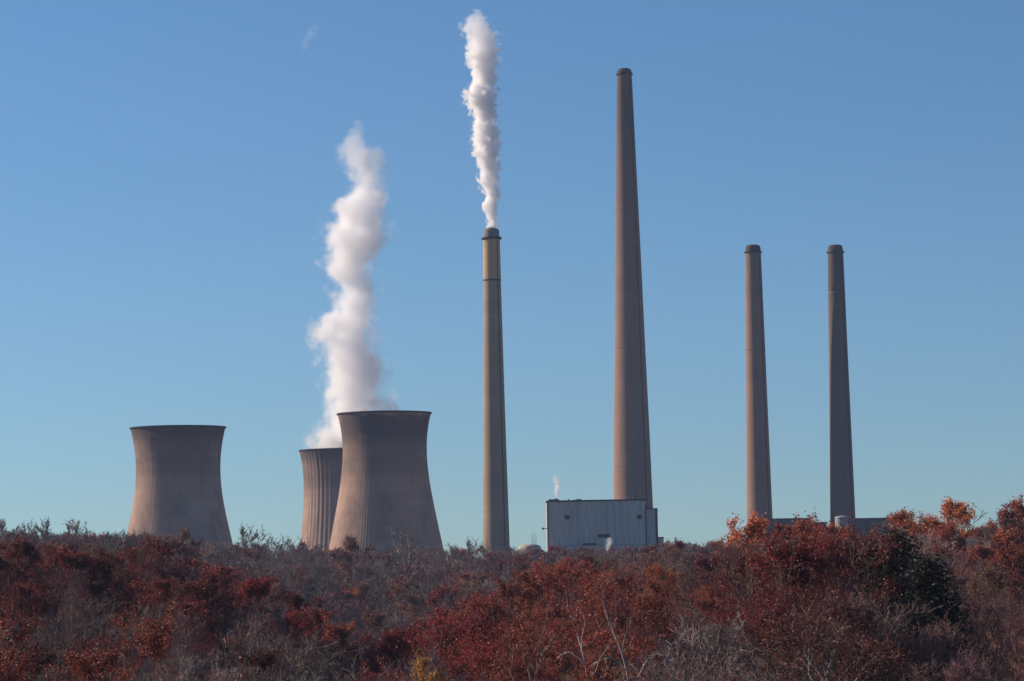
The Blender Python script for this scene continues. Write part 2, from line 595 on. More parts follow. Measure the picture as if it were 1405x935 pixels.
YB = 1920
sb = YB / FPX
pb = at(751, 720, YB)
gb = ground(pb.x, YB) - 0.5
bh = thing("boiler_house", (pb.x, YB, gb), "grey slab-sided boiler house with stained cladding in front of the tallest chimney", "power plant building")
L = lambda x, y: (at(x, y, YB).x - pb.x, at(x, y, YB).z - gb)
xw = L(887, 720)[0]
zt = L(820, 688)[1]
D = 62.0
MB().box(0, xw, 0, D, 0, zt).build("wall", clad_m, bh, 0.15)
MB().box(-0.4, xw + 0.4, -0.4, D + 0.4, zt + 0.003, zt + 1.2).build("roof", roof_m, bh, 0.1)
MB().box(-0.25, 0.9, -0.25, 0.6, 0, zt - 0.01).build("corner_trim", corner_m, bh)
xa, za = L(902, 699)
MB().box(xw + 0.004, xa, 3.0, D - 6, 0, za).build("annex", clad_d, bh, 0.1)
MB().box(xw + 0.004, xa + 0.3, 2.6, D - 6, za + 0.003, za + 0.9).build("annex_roof", roof_m, bh)
MB().box(xa - 1.6, xa + 0.25, 2.7, 4.0, 0, za - 0.01).build("corner_trim", steel_d, bh)
xb, zb = L(911, 738)
MB().box(xa + 0.26, xb, 3.6, 30, 0, zb).build("lean_to", clad_d, bh, 0.1)
MB().box(xa + 0.26, xb + 0.3, 3.2, 30, zb + 0.003, zb + 0.6).build("lean_to_roof", roof_m, bh)
for x0, x1, y0, y1, nm in ((775.5, 780.5, 708, 712.5, "window"), (875, 879.5, 707, 712, "window"), (820.5, 836.5, 733.5, 737.5, "louvre"), (800, 818, 746, 748.5, "louvre")):
    (a, c), (b, d) = L(x0, y1), L(x1, y0)
    w = MB().box(a, b, -0.18, 0.4, c, d).build(nm, open_m, bh)
    MB().box(a - 0.3, b + 0.3, -0.14, 0.3, c - 0.3, d + 0.3).build("frame", steel_d, w)
a, c = L(764, 749.5)
b, d = L(884, 749.5)
MB().box(a, b, -9.0, -0.55, 0, c).build("lower_wing", clad_d, bh, 0.1)
MB().box(a - 0.3, b + 0.3, -9.3, -0.55, c + 0.003, c + 0.35).build("wing_roof", plain("wing_roof", (0.30, 0.29, 0.28), 0.9), bh)
# the seam that divides the front near its tall end
a, c = L(886.0, 755)
MB().box(xw - 0.7, xw + 0.1, -0.5, -0.27, 0, zt - 3).build("downpipe", steel_d, bh)
for x0, x1, y0, d0 in ((753, 767.5, 685.3, 4), (790.5, 798, 685.0, 6), (844, 850, 686.4, 8), (854, 858, 685.6, 8)):
    (a, c), (b, _) = L(x0, y0), L(x1, y0)
    MB().box(a, b, d0, d0 + 7, zt + 1.21, c).build("roof_unit", roof_m, bh, 0.1)
for x0, y0 in ((773, 686.2), (776, 686.6), (780.3, 684.3), (785, 686.3), (788, 685.2)):
    a, c = L(x0, y0)
    MB().tube((a, 9, zt + 1.21), (a, 9, c), 0.45, 0.4).build("vent_pipe", steel_d, bh)
a, c = L(871.5, 675.5)
MB().tube((a, 14, zt + 1.21), (a, 14, c - 3), 0.95, 0.8, 12).tube((a, 14, c - 2.99), (a, 14, c), 0.5, 0.4, 10).build("vent_stack", steel_d, bh)
a, c = L(763, 684.8)
MB().tube((a, 8, zt + 1.21), (a, 8, c + 0.6), 0.9, 0.9, 12).build("steam_vent", cap_grey, bh)
PV = Vector((pb.x + a, YB + 8, gb + c + 0.6))
a, c = L(745.6, 725.5)
MB().tube((0, 20, c), (a, 20, c), 0.3, 0.3).box(a - 0.9, a + 0.6, 19, 21, c - 0.8, c + 0.8).build("floodlight", steel_d, bh)

# pale domed pile with masts between slim chimney and boiler house
p = at(727, 770, 1880)
sd = 1880 / FPX
g = ground(p.x, 1880) - 0.5
dm = thing("storage_dome", (p.x, 1880, g), "low pale storage dome with thin masts beside the boiler house", "storage dome")
zd = lambda y: at(727, y, 1880).z - g
rb_ = 30 * sd
MB().lathe([(rb_, 0), (rb_, zd(769)), (rb_ * 0.86, zd(762)), (rb_ * 0.62, zd(755.5)), (rb_ * 0.5, zd(753))], 64).build("dome", plain("dome_concrete", (0.20, 0.17, 0.165), 0.9), dm)
MB().lathe([(rb_ * 0.52, zd(753.3)), (rb_ * 0.5, zd(750)), (rb_ * 0.34, zd(747.6)), (rb_ * 0.1, zd(746.6))], 48, closed_top=True).build("cap", plain("dome_cap", (0.48, 0.43, 0.36), 0.8), dm)
for x in (729.8, 732.4, 735.2):
    q = at(x, 731.5, 1880)
    MB().tube((q.x - p.x, 0, zd(748.5)), (q.x - p.x, 0, q.z - g), 0.2, 0.12, 6).build("mast", steel_d, dm)

# low buildings by the twin chimneys


def low_building(label, x0, x1, ytop, Y, depth, ybot=790):
    p = at(x0, ytop, Y)
    g = ground(p.x, Y) - 0.5
    q = at(x1, ytop, Y)
    o = thing("plant_building", (p.x, Y, g), label, "industrial building", "low buildings by the twin chimneys")
    w, h = q.x - p.x, p.z - g
    MB().box(0, w, 0, depth, 0, h).build("wall", clad_g, o, 0.1)
    MB().box(-0.4, w + 0.4, -0.4, depth + 0.4, h + 0.003, h + 0.7).build("roof", roof_m, o, 0.05)
    for k in range(max(2, int(w / 9))):
        xk = 3 + k * 9
        if xk + 4 < w:
            MB().box(xk, xk + 4, -0.12, 0.3, h * 0.72, h * 0.80).build("window", open_m, o)
    return o


low_building("long dark flat-roofed building between the twin chimneys, its higher end", 1050, 1113, 713.0, 2040, 30)
low_building("lower dark flat-roofed extension between the twin chimneys", 1113.6, 1134, 718.0, 2045, 22)
low_building("dark flat-roofed building past the darker twin chimney, behind orange trees", 1168, 1240, 712.5, 2035, 30)
p = at(1155, 712, 1990)
sq = 1990 / FPX
g = ground(p.x, 1990) - 0.5
tk = thing("storage_tank", (p.x, 1990, g), "pale domed steel tank at the foot of the darker twin chimney", "tank")
zk = lambda y: at(1155, y, 1990).z - g
rk = 9.3 * sq
MB().lathe([(rk, 0), (rk, zk(711))], 64).build("wall", plain("tank_paint", (0.34, 0.32, 0.31), 0.6), tk)
MB().lathe([(rk + 0.3, zk(711.2)), (rk + 0.3, zk(710.3)), (rk * 0.86, zk(709)), (rk * 0.4, zk(708)), (0.3, zk(707.7))], 64, closed_top=True).build("roof", plain("tank_roof", (0.36, 0.33, 0.32), 0.6), tk)

# ------------------------------------------------------------------ steam


def plume(name, label, base, Y, rowspx, dens, amp, edge, puff, dens_pts, step=None, clump=1.0, aniso=0.2):
    """rowspx: photo rows (y, centre x, half width), bottom first. A closed tube of steam, its density made of billows."""
    root = tag(link(name, None), label, "steam plume")
    sc = Y / FPX
    pts = [(at(x, y, Y), hw * sc) for y, x, hw in rowspx]
    z0 = base.z
    H = pts[-1][0].z - z0
    X0 = base.x
    rows_ = [((p.z - z0) / H, p.x - X0, r) for p, r in pts]
    W = max(abs(x) for _, x, _ in rows_) + 1.0
    RM = max(r for *_, r in rows_)
    t = NT(name + "_volume")
    o = t.obj()
    sx = t.new("ShaderNodeSeparateXYZ")
    t.put(sx.inputs[0], o)
    z = t.math("DIVIDE", sx.outputs[2], H)
    # turbulence
    nv = t.vmath("SUBTRACT", t.noise(o, 0.9 / RM, 2, 0.5, out=1), (0.5, 0.5, 0.5))
    wob = t.scale(nv, RM * 0.55 * clump)
    oo = t.vmath("ADD", o, wob)
    s2 = t.new("ShaderNodeSeparateXYZ")
    t.put(s2.inputs[0], oo)
    cx = t.math("MULTIPLY", t.math("SUBTRACT", t.curve(z, [(a, 0.5 + 0.5 * b / W) for a, b, _ in rows_]), 0.5), 2 * W)
    rr = t.math("MULTIPLY", t.curve(z, [(a, r / RM) for a, _, r in rows_]), RM)
    dx = t.math("SUBTRACT", s2.outputs[0], cx)
    d = t.math("SQRT", t.math("ADD", t.math("MULTIPLY", dx, dx), t.math("MULTIPLY", s2.outputs[1], s2.outputs[1])))
    f = t.math("SUBTRACT", 1.0, t.math("DIVIDE", d, rr))
    vo = t.new("ShaderNodeTexVoronoi", feature="F1", distance="EUCLIDEAN")
    t.put(vo.inputs["Vector"], oo)
    vo.inputs["Scale"].default_value = puff / RM
    vo.inputs["Detail"].default_value = 2.0
    vo.inputs["Roughness"].default_value = 0.55
    bil = t.math("MULTIPLY", t.math("SUBTRACT", 0.82, vo.outputs["Distance"]), amp)
    fb = t.math("MULTIPLY", t.math("SUBTRACT", t.noise(o, 3.4 / RM, 6, 0.70), 0.5), amp * 2.5)
    f = t.math("ADD", t.math("ADD", f, bil), fb)
    de = t.math("DIVIDE", f, edge, clamp=True)
    de = t.math("MULTIPLY", de, de)
    de = t.math("MULTIPLY", de, t.curve(z, dens_pts))
    de = t.math("MULTIPLY", de, dens)
    v = t.new("ShaderNodeVolumePrincipled")
    v.inputs["Color"].default_value = (0.995, 0.984, 0.985, 1)
    v.inputs["Anisotropy"].default_value = aniso
    t.put(v.inputs["Density"], de)
    t.n.remove(t.bsdf)
    t.l.new(v.outputs[0], t.out.inputs["Volume"])
    if step:
        t.m.cycles.volume_step_rate = step
    # the body of the plume: a tube a little wider than the billows
    n = 24
    V, F = [], []
    fs = np.linspace(0.0, 1.02, 60)
    for fz in fs:
        c = np.interp(fz, [a for a, *_ in rows_], [b for _, b, _ in rows_])
        r = np.interp(fz, [a for a, *_ in rows_], [b for *_, b in rows_])
        k_ = 1.0 if fz < 0.02 else 1.2
        for k in range(n):
            a = 2 * math.pi * k / n
            V.append((c + (r * k_ + (0.3 if fz > 0.02 else -0.2)) * math.cos(a), (r * k_ + (0.3 if fz > 0.02 else -0.2)) * math.sin(a), fz * H))
    for i in range(len(fs) - 1):
        for k in range(n):
            F.append([i * n + k, i * n + (k + 1) % n, (i + 1) * n + (k + 1) % n, (i + 1) * n + k])
    F.append(list(range(n - 1, -1, -1)))
    F.append([(len(fs) - 1) * n + k for k in range(n)])
    me = bpy.data.meshes.new(name)
    me.from_pydata(V, [], F)
    me.materials.append(t.m)
    bpy.data.objects.remove(root)
    o_ = link(name, me, loc=base)
    return tag(o_, label, "steam plume")


loc, zt1 = PL1
b1 = Vector((loc.x, loc.y, loc.z + zt1 + 0.55))
plume("steam_plume", "narrow billowing white steam column rising from the slim chimney", b1, 1780,
      [(313, 674, 9.5), (292, 673.5, 11.6), (270, 673, 13.8), (250, 672.5, 15.4), (215, 669, 19.8), (188, 666, 22.0), (164, 666, 18.7),
       (137, 659, 25.3), (123, 659.5, 23.7), (109, 663.5, 19.8), (92, 662, 22.0), (72, 663, 26.4), (48, 660, 27.5), (30, 652, 19.8), (19, 655, 8.8)],
      0.6, 0.72, 0.35, 2.1, [(0, 1), (0.6, 1), (0.8, 0.6), (0.9, 0.32), (1, 0.12)], 0.35)
b2 = Vector((t3.location.x, 2250, t3.location.z + t3H - 1.0))
plume("steam_plume", "broad soft white steam column rising from the half-hidden cooling tower", b2, 2250,
      [(620, 477, 63.8), (590, 482, 60.5), (562, 491, 57.2), (532, 488, 52.8), (492, 481, 53.9), (452, 476, 51.7), (421, 481, 40.7), (391, 486, 36.3),
       (366, 480, 45.1), (351, 485, 49.5), (326, 491, 57.2), (301, 492, 51.7), (276, 495, 47.3), (258, 503, 30.8), (235, 501, 38.5), (212, 494, 38.5), (196, 488, 25.3), (174, 490, 11.0)],
      0.14, 0.62, 0.58, 1.9, [(0, 1), (0.45, 0.9), (0.75, 0.8), (0.86, 0.5), (0.95, 0.35), (1, 0.2)], 0.4, 0.3)
plume("steam_puff", "small thin puff of steam above the boiler house roof vent", PV, YB + 8,
      [(684, 763.5, 3.4), (675, 763.8, 4.6), (668, 765, 6.0), (660, 763.5, 6.4), (653, 761, 4.0)], 0.5, 0.7, 0.6, 1.5, [(0, 1), (0.5, 0.8), (1, 0.3)], 0.5)
q = at(835, 756, 1860)
plume("steam_puff", "small white puff of steam venting low before the boiler house front", q, 1860,
      [(758, 834.5, 3.5), (750, 834.5, 5.5), (744, 836, 6.2), (738, 836, 3.2)], 0.3, 0.8, 0.5, 2.2, [(0, 1), (1, 0.7)], 0.5)
q = at(416, 74, 2250)
plume("steam_wisp", "faint drifting wisp of steam alone in the sky", q, 2250,
      [(74, 414, 4), (64, 418, 8), (52, 424, 11), (42, 430, 10), (34, 432, 3)], 0.03, 1.1, 0.9, 1.2, [(0, 0.7), (0.5, 1), (1, 0.5)], 0.6)

# ------------------------------------------------------------------ tree prototypes


class TreeGen:
    def __init__(self, seed):
        self.r = random.Random(seed)
        self.tv, self.tf = [], []       # trunk and limbs
        self.cv, self.cf, self.ct = [], [], []   # crown

    def tube(self, pts, rads, n, crown):
        V, F = (self.cv, self.cf) if crown else (self.tv, self.tf)
        d = (pts[-1] - pts[0]).normalized()
        u = d.orthogonal().normalized()
        w = d.cross(u)
        b = len(V)
        tn = self.r.random()
        for p, r in zip(pts, rads):
            for k in range(n):
                a = 2 * math.pi * k / n
                V.append(tuple(p + u * (r * math.cos(a)) + w * (r * math.sin(a))))
                if crown:
                    self.ct.append(tn)
        for i in range(len(pts) - 1):
            for k in range(n):
                k2 = (k + 1) % n
                F.append((b + i * n + k, b + i * n + k2, b + (i + 1) * n + k2, b + (i + 1) * n + k))

    def ribbon(self, p, q, r0, r1):
        d = q - p
        s = d.cross(Vector((self.r.gauss(0, 1), self.r.gauss(0, 1), self.r.gauss(0, 1))))
        if s.length < 1e-6:
            return
        s.normalize()
        b = len(self.cv)
        self.cv += [tuple(p - s * r0), tuple(p + s * r0), tuple(q + s * r1), tuple(q - s * r1)]
        self.cf.append((b, b + 1, b + 2, b + 3))
        self.ct += [self.r.random()] * 4

    def leaf(self, p, size):
        r = self.r
        a = Vector((r.gauss(0, 1), r.gauss(0, 1), r.gauss(0, 0.7))).normalized()
        nrm = Vector((r.gauss(0, 1), r.gauss(0, 1), r.gauss(0.5, 1)))
        s = a.cross(nrm)
        if s.length < 1e-6:
            return
        s.normalize()
        l, w = size * r.uniform(0.7, 1.3), size * r.uniform(0.4, 0.75)
        f = nrm.normalized() * (size * 0.15)
        b = len(self.cv)
        self.cv += [tuple(p), tuple(p + a * (l * 0.55) + s * (w * 0.5) + f), tuple(p + a * l), tuple(p + a * (l * 0.5) - s * (w * 0.5) + f)]
        self.cf.append((b, b + 1, b + 2, b + 3))
        self.ct += [r.random()] * 4

    def data(self):
        return dict(tv=np.array(self.tv, np.float32), tf=np.array(self.tf, np.int32), cv=np.array(self.cv, np.float32).reshape(-1, 3),
                    cf=np.array(self.cf, np.int32).reshape(-1, 4), ct=np.array(self.ct, np.float32))


def rot_about(d, r, ang, az):
    u = d.orthogonal().normalized()
    w = d.cross(u)
    side = u * math.cos(az) + w * math.sin(az)
    return (d * math.cos(ang) + side * math.sin(ang)).normalized()


def make_tree(seed, H=15.0, W=11.0, crown_from=0.22, counts=(11, 6, 5, 4), trunk_r=0.26, leaves=0, leaf=0.35, twig_r=0.022, crown_twigs=True,
              patch=0.0, lean=0.0, straight=0.15, low=False, shape=0.75):
    """one tree of height H; crown levels from crown_from*H up; leaves per twig. Twigs belong to the crown of a bare tree."""
    g = TreeGen(seed)
    r = g.r

    def path(p, d, L, n, wand, trop):
        pts = [p]
        for _ in range(n):
            d = (d + Vector((r.gauss(0, wand), r.gauss(0, wand), r.gauss(0, wand) + trop))).normalized()
            p = p + d * (L / n)
            pts.append(p)
        return pts

    d0 = Vector((lean + r.gauss(0, 0.03), r.gauss(0, 0.03), 1)).normalized()
    trunk = path(Vector((0, 0, -1.0)), d0, H * 0.90 + 1.0, 9, straight * 0.5, 0.05)
    n0 = len(trunk) - 1
    g.tube(trunk, [trunk_r * (1.25 if i == 0 else 1.0) * (1 - 0.93 * i / n0) + 0.01 for i in range(n0 + 1)], 6 if low else 8, False)

    def along(pts, f):
        x = f * (len(pts) - 1)
        i = min(int(x), len(pts) - 2)
        return pts[i].lerp(pts[i + 1], x - i), (pts[i + 1] - pts[i]).normalized()

    off = [Vector((r.uniform(-9, 9), r.uniform(-9, 9), r.uniform(-9, 9))) for _ in range(3)]

    def leafy(p):
        if not patch:
            return True
        s = sum(math.sin((p.x + o.x) * 0.9 + o.y) + math.sin((p.y + o.y) * 0.9 + o.z) + math.sin((p.z + o.z) * 0.8 + o.x) for o in off) / 9 * 2.2
        return s > patch * 2 - 1

    def twigs(pts, L, lvl):
        n = counts[3]
        for k in range(n):
            p, d = along(pts, r.uniform(0.15, 1.0))
            dd = rot_about(d, r, R(r.uniform(20, 60)), r.uniform(0, 6.283))
            dd = (dd + Vector((0, 0, 0.25))).normalized()
            q = p + dd * (L * r.uniform(0.6, 1.3))
            if twig_r:
                if crown_twigs:
                    g.ribbon(p, q, twig_r, twig_r * 0.5)
            if leaves:
                if leafy(q):
                    nl = leaves if leaves >= 1 else (1 if r.random() < leaves else 0)
                    for _ in range(int(nl)):
                        e = p.lerp(q, r.uniform(0.2, 1.1)) + Vector((r.gauss(0, 1), r.gauss(0, 1), r.gauss(0, 1))) * (leaf * 0.7)
                        g.leaf(e, leaf)

    nl1 = counts[0]
    for i in range(nl1):
        f = crown_from + (0.97 - crown_from) * (i + r.uniform(0.1, 0.9)) / nl1
        p, d = along(trunk, f)
        rel = (f - crown_from) / (1 - crown_from)
        env = W * 0.5 * (math.sin(math.pi * min(1, 0.18 + 0.80 * rel ** shape)) ** 0.6) * r.uniform(0.75, 1.12)
        az = i * 2.4 + r.uniform(-0.5, 0.5)
        ang = R(max(18, 68 - 42 * rel + r.gauss(0, 7)))
        dd = Vector((math.cos(az) * math.sin(ang), math.sin(az) * math.sin(ang), math.cos(ang)))
        L1 = max(1.2, env / max(0.45, math.sin(ang)) * 0.92)
        L1 = min(L1, (H * 1.03 - p.z) / max(0.3, math.cos(ang) * 0.9 + 0.15))
        pts1 = path(p, dd, L1, 5, straight, 0.07)
        r1 = trunk_r * (1 - 0.9 * f) * 0.75
        g.tube(pts1, [r1 * (1 - 0.8 * k / 5) + 0.008 for k in range(6)], 4 if low else 5, False)
        for j in range(counts[1]):
            f2 = 0.22 + 0.78 * (j + r.random()) / counts[1]
            p2, d2 = along(pts1, f2)
            dd2 = rot_about(d2, r, R(r.uniform(25, 60)), r.uniform(0, 6.283))
            dd2 = (dd2 + Vector((0, 0, 0.15))).normalized()
            L2 = L1 * (0.5 - 0.22 * f2) * r.uniform(0.7, 1.25)
            pts2 = path(p2, dd2, L2, 3, straight * 1.2, 0.06)
            r2 = max(r1 * 0.42 * (1 - 0.4 * f2), twig_r * 1.3)
            g.tube(pts2, [r2 * (1 - 0.7 * k / 3) for k in range(4)], 3, False)
            for k in range(counts[2]):
                f3 = 0.15 + 0.85 * (k + r.random()) / counts[2]
                p3, d3 = along(pts2, f3)
                dd3 = rot_about(d3, r, R(r.uniform(20, 55)), r.uniform(0, 6.283))
                dd3 = (dd3 + Vector((0, 0, 0.15))).normalized()
                L3 = max(0.5, L2 * 0.5 * r.uniform(0.6, 1.3))
                pts3 = path(p3, dd3, L3, 2, straight * 1.2, 0.05)
                if low:
                    g.ribbon(pts3[0], pts3[2], twig_r * 1.5, twig_r * 0.8)
                else:
                    g.tube(pts3, [twig_r * 1.4, twig_r * 1.2, twig_r * 0.9], 3, crown_twigs)
                twigs(pts3, max(0.35, L3 * 0.6), 4)
    return g.data()


def make_evergreen(seed, H=15.0, W=8.5, n_br=110, leaf=0.30):
    g = TreeGen(seed)
    r = g.r
    trunk = [Vector((0, 0, -1)), Vector((0.1, 0, H * 0.4)), Vector((0.05, 0.1, H * 0.98))]
    g.tube(trunk, [0.28, 0.2, 0.02], 8, False)
    for i in range(n_br):
        f = 0.06 + 0.92 * (i / n_br)
        z = f * H
        L = W * 0.5 * (1 - f) ** 0.62 * r.uniform(0.65, 1.2) + 0.3
        az = i * 2.4 + r.uniform(-0.4, 0.4)
        el = R(r.uniform(5, 35) + 25 * f)
        d = Vector((math.cos(az) * math.cos(el), math.sin(az) * math.cos(el), math.sin(el)))
        p = Vector((0, 0, z))
        q = p + d * L
        g.tube([p, q], [0.05, 0.015], 3, False)
        for k in range(int(16 + 26 * L)):
            e = p.lerp(q, r.uniform(0.15, 1.05)) + Vector((r.gauss(0, 0.4), r.gauss(0, 0.4), r.gauss(0, 0.35)))
            g.leaf(e, leaf * r.uniform(0.8, 1.4))
    return g.data()


PROTO = {}


def add_proto(kind, d, leafy_):
    H = np.percentile(d["cv"][:, 2], 98.5)
    xy = d["cv"][:, :2]
    W = float(np.percentile(np.abs(xy), 95) * 2)
    pr = dict(d=d, H=float(H), W=W, leafy=leafy_)
    PROTO.setdefault(kind, []).append(pr)
    return pr


for s in range(4):
    add_proto("oak", make_tree(10 + s, 15, 15.0, 0.18, (13, 7, 6, 4), 0.30, 8, 0.26, 0.02, False, 0.22, shape=0.62), True)
for s in range(2):
    add_proto("big_oak", make_tree(20 + s, 15, 18.0, 0.12, (15, 8, 6, 5), 0.34, 7, 0.21, 0.02, False, 0.2, shape=0.55), True)
for s in range(3):
    add_proto("thin_oak", make_tree(30 + s, 15, 10.0, 0.25, (13, 7, 6, 4), 0.22, 5, 0.22, 0.016, True, 0.42, straight=0.2), True)
for s in range(4):
    add_proto("bare", make_tree(50 + s, 14, 11, 0.18, (15, 9, 8, 6), 0.20, 0, 0.3, 0.017, True, straight=0.18), False)
for s in range(2):
    add_proto("sycamore", make_tree(70 + s, 16, 9.5, 0.33, (10, 6, 6, 5), 0.20, 3, 0.22, 0.015, True, 0.3, lean=0.12, straight=0.34), True)
add_proto("sapling", make_tree(95, 14, 3.6, 0.5, (6, 2, 2, 2), 0.10, 0.4, 0.18, 0.012, True, 0.3, lean=0.42, straight=0.08), True)
add_proto("evergreen", make_evergreen(90), True)
for s in range(3):
    add_proto("far_leafy", make_tree(110 + s, 14, 12.5, 0.2, (13, 6, 5, 4), 0.26, 4, 0.52, 0.04, False, 0.2, low=True, shape=0.65), True)
for s in range(3):
    add_proto("far_bare", make_tree(130 + s, 13, 10.5, 0.16, (13, 6, 6, 3), 0.17, 0, 0.3, 0.05, True, low=True), False)

# ------------------------------------------------------------------ where the trees stand
COLORS = {
    "dark red": (0.150, 0.030, 0.024), "crimson": (0.205, 0.036, 0.035), "rust red": (0.225, 0.068, 0.045), "orange": (0.390, 0.125, 0.046),
    "brown": (0.185, 0.098, 0.067), "golden": (0.31, 0.155, 0.05), "dark green": (0.036, 0.033, 0.022), "maroon": (0.105, 0.031, 0.028),
    "grey-brown": (0.280, 0.195, 0.168), "pale grey": (0.340, 0.265, 0.225), "reddish brown": (0.260, 0.142, 0.118)}
BARKC = {"bare": None, "sycamore": (0.52, 0.46, 0.40)}
rnd = random.Random(5)
trees = []      # dict(X, Y, H, kind, color, bark, label)


def jit(c, a=0.18):
    k = 1 + rnd.uniform(-1.6 * a, 1.6 * a)
    return tuple(min(1, x * k * (1 + rnd.uniform(-a * 0.5, a * 0.5))) for x in c)


def put(kind, X, Y, H, color, label=None, rz=None, wide=1.0, hero=False):
    trees.append(dict(kind=kind, X=X, Y=Y, H=H, color=color, label=label, rz=rnd.uniform(0, 6.28) if rz is None else rz, wide=wide,
                      v=rnd.randrange(len(PROTO[kind])), hero=hero, tone=rnd.uniform(0.85, 1.15)))


def hero(kind, x, ytop, Y, color, label, wide=1.0, Hmin=6.0, rz=None):
    p = at(x, ytop, Y)
    put(kind, p.x, Y, max(Hmin, p.z - ground(p.x, Y)), color, label, rz, wide, True)


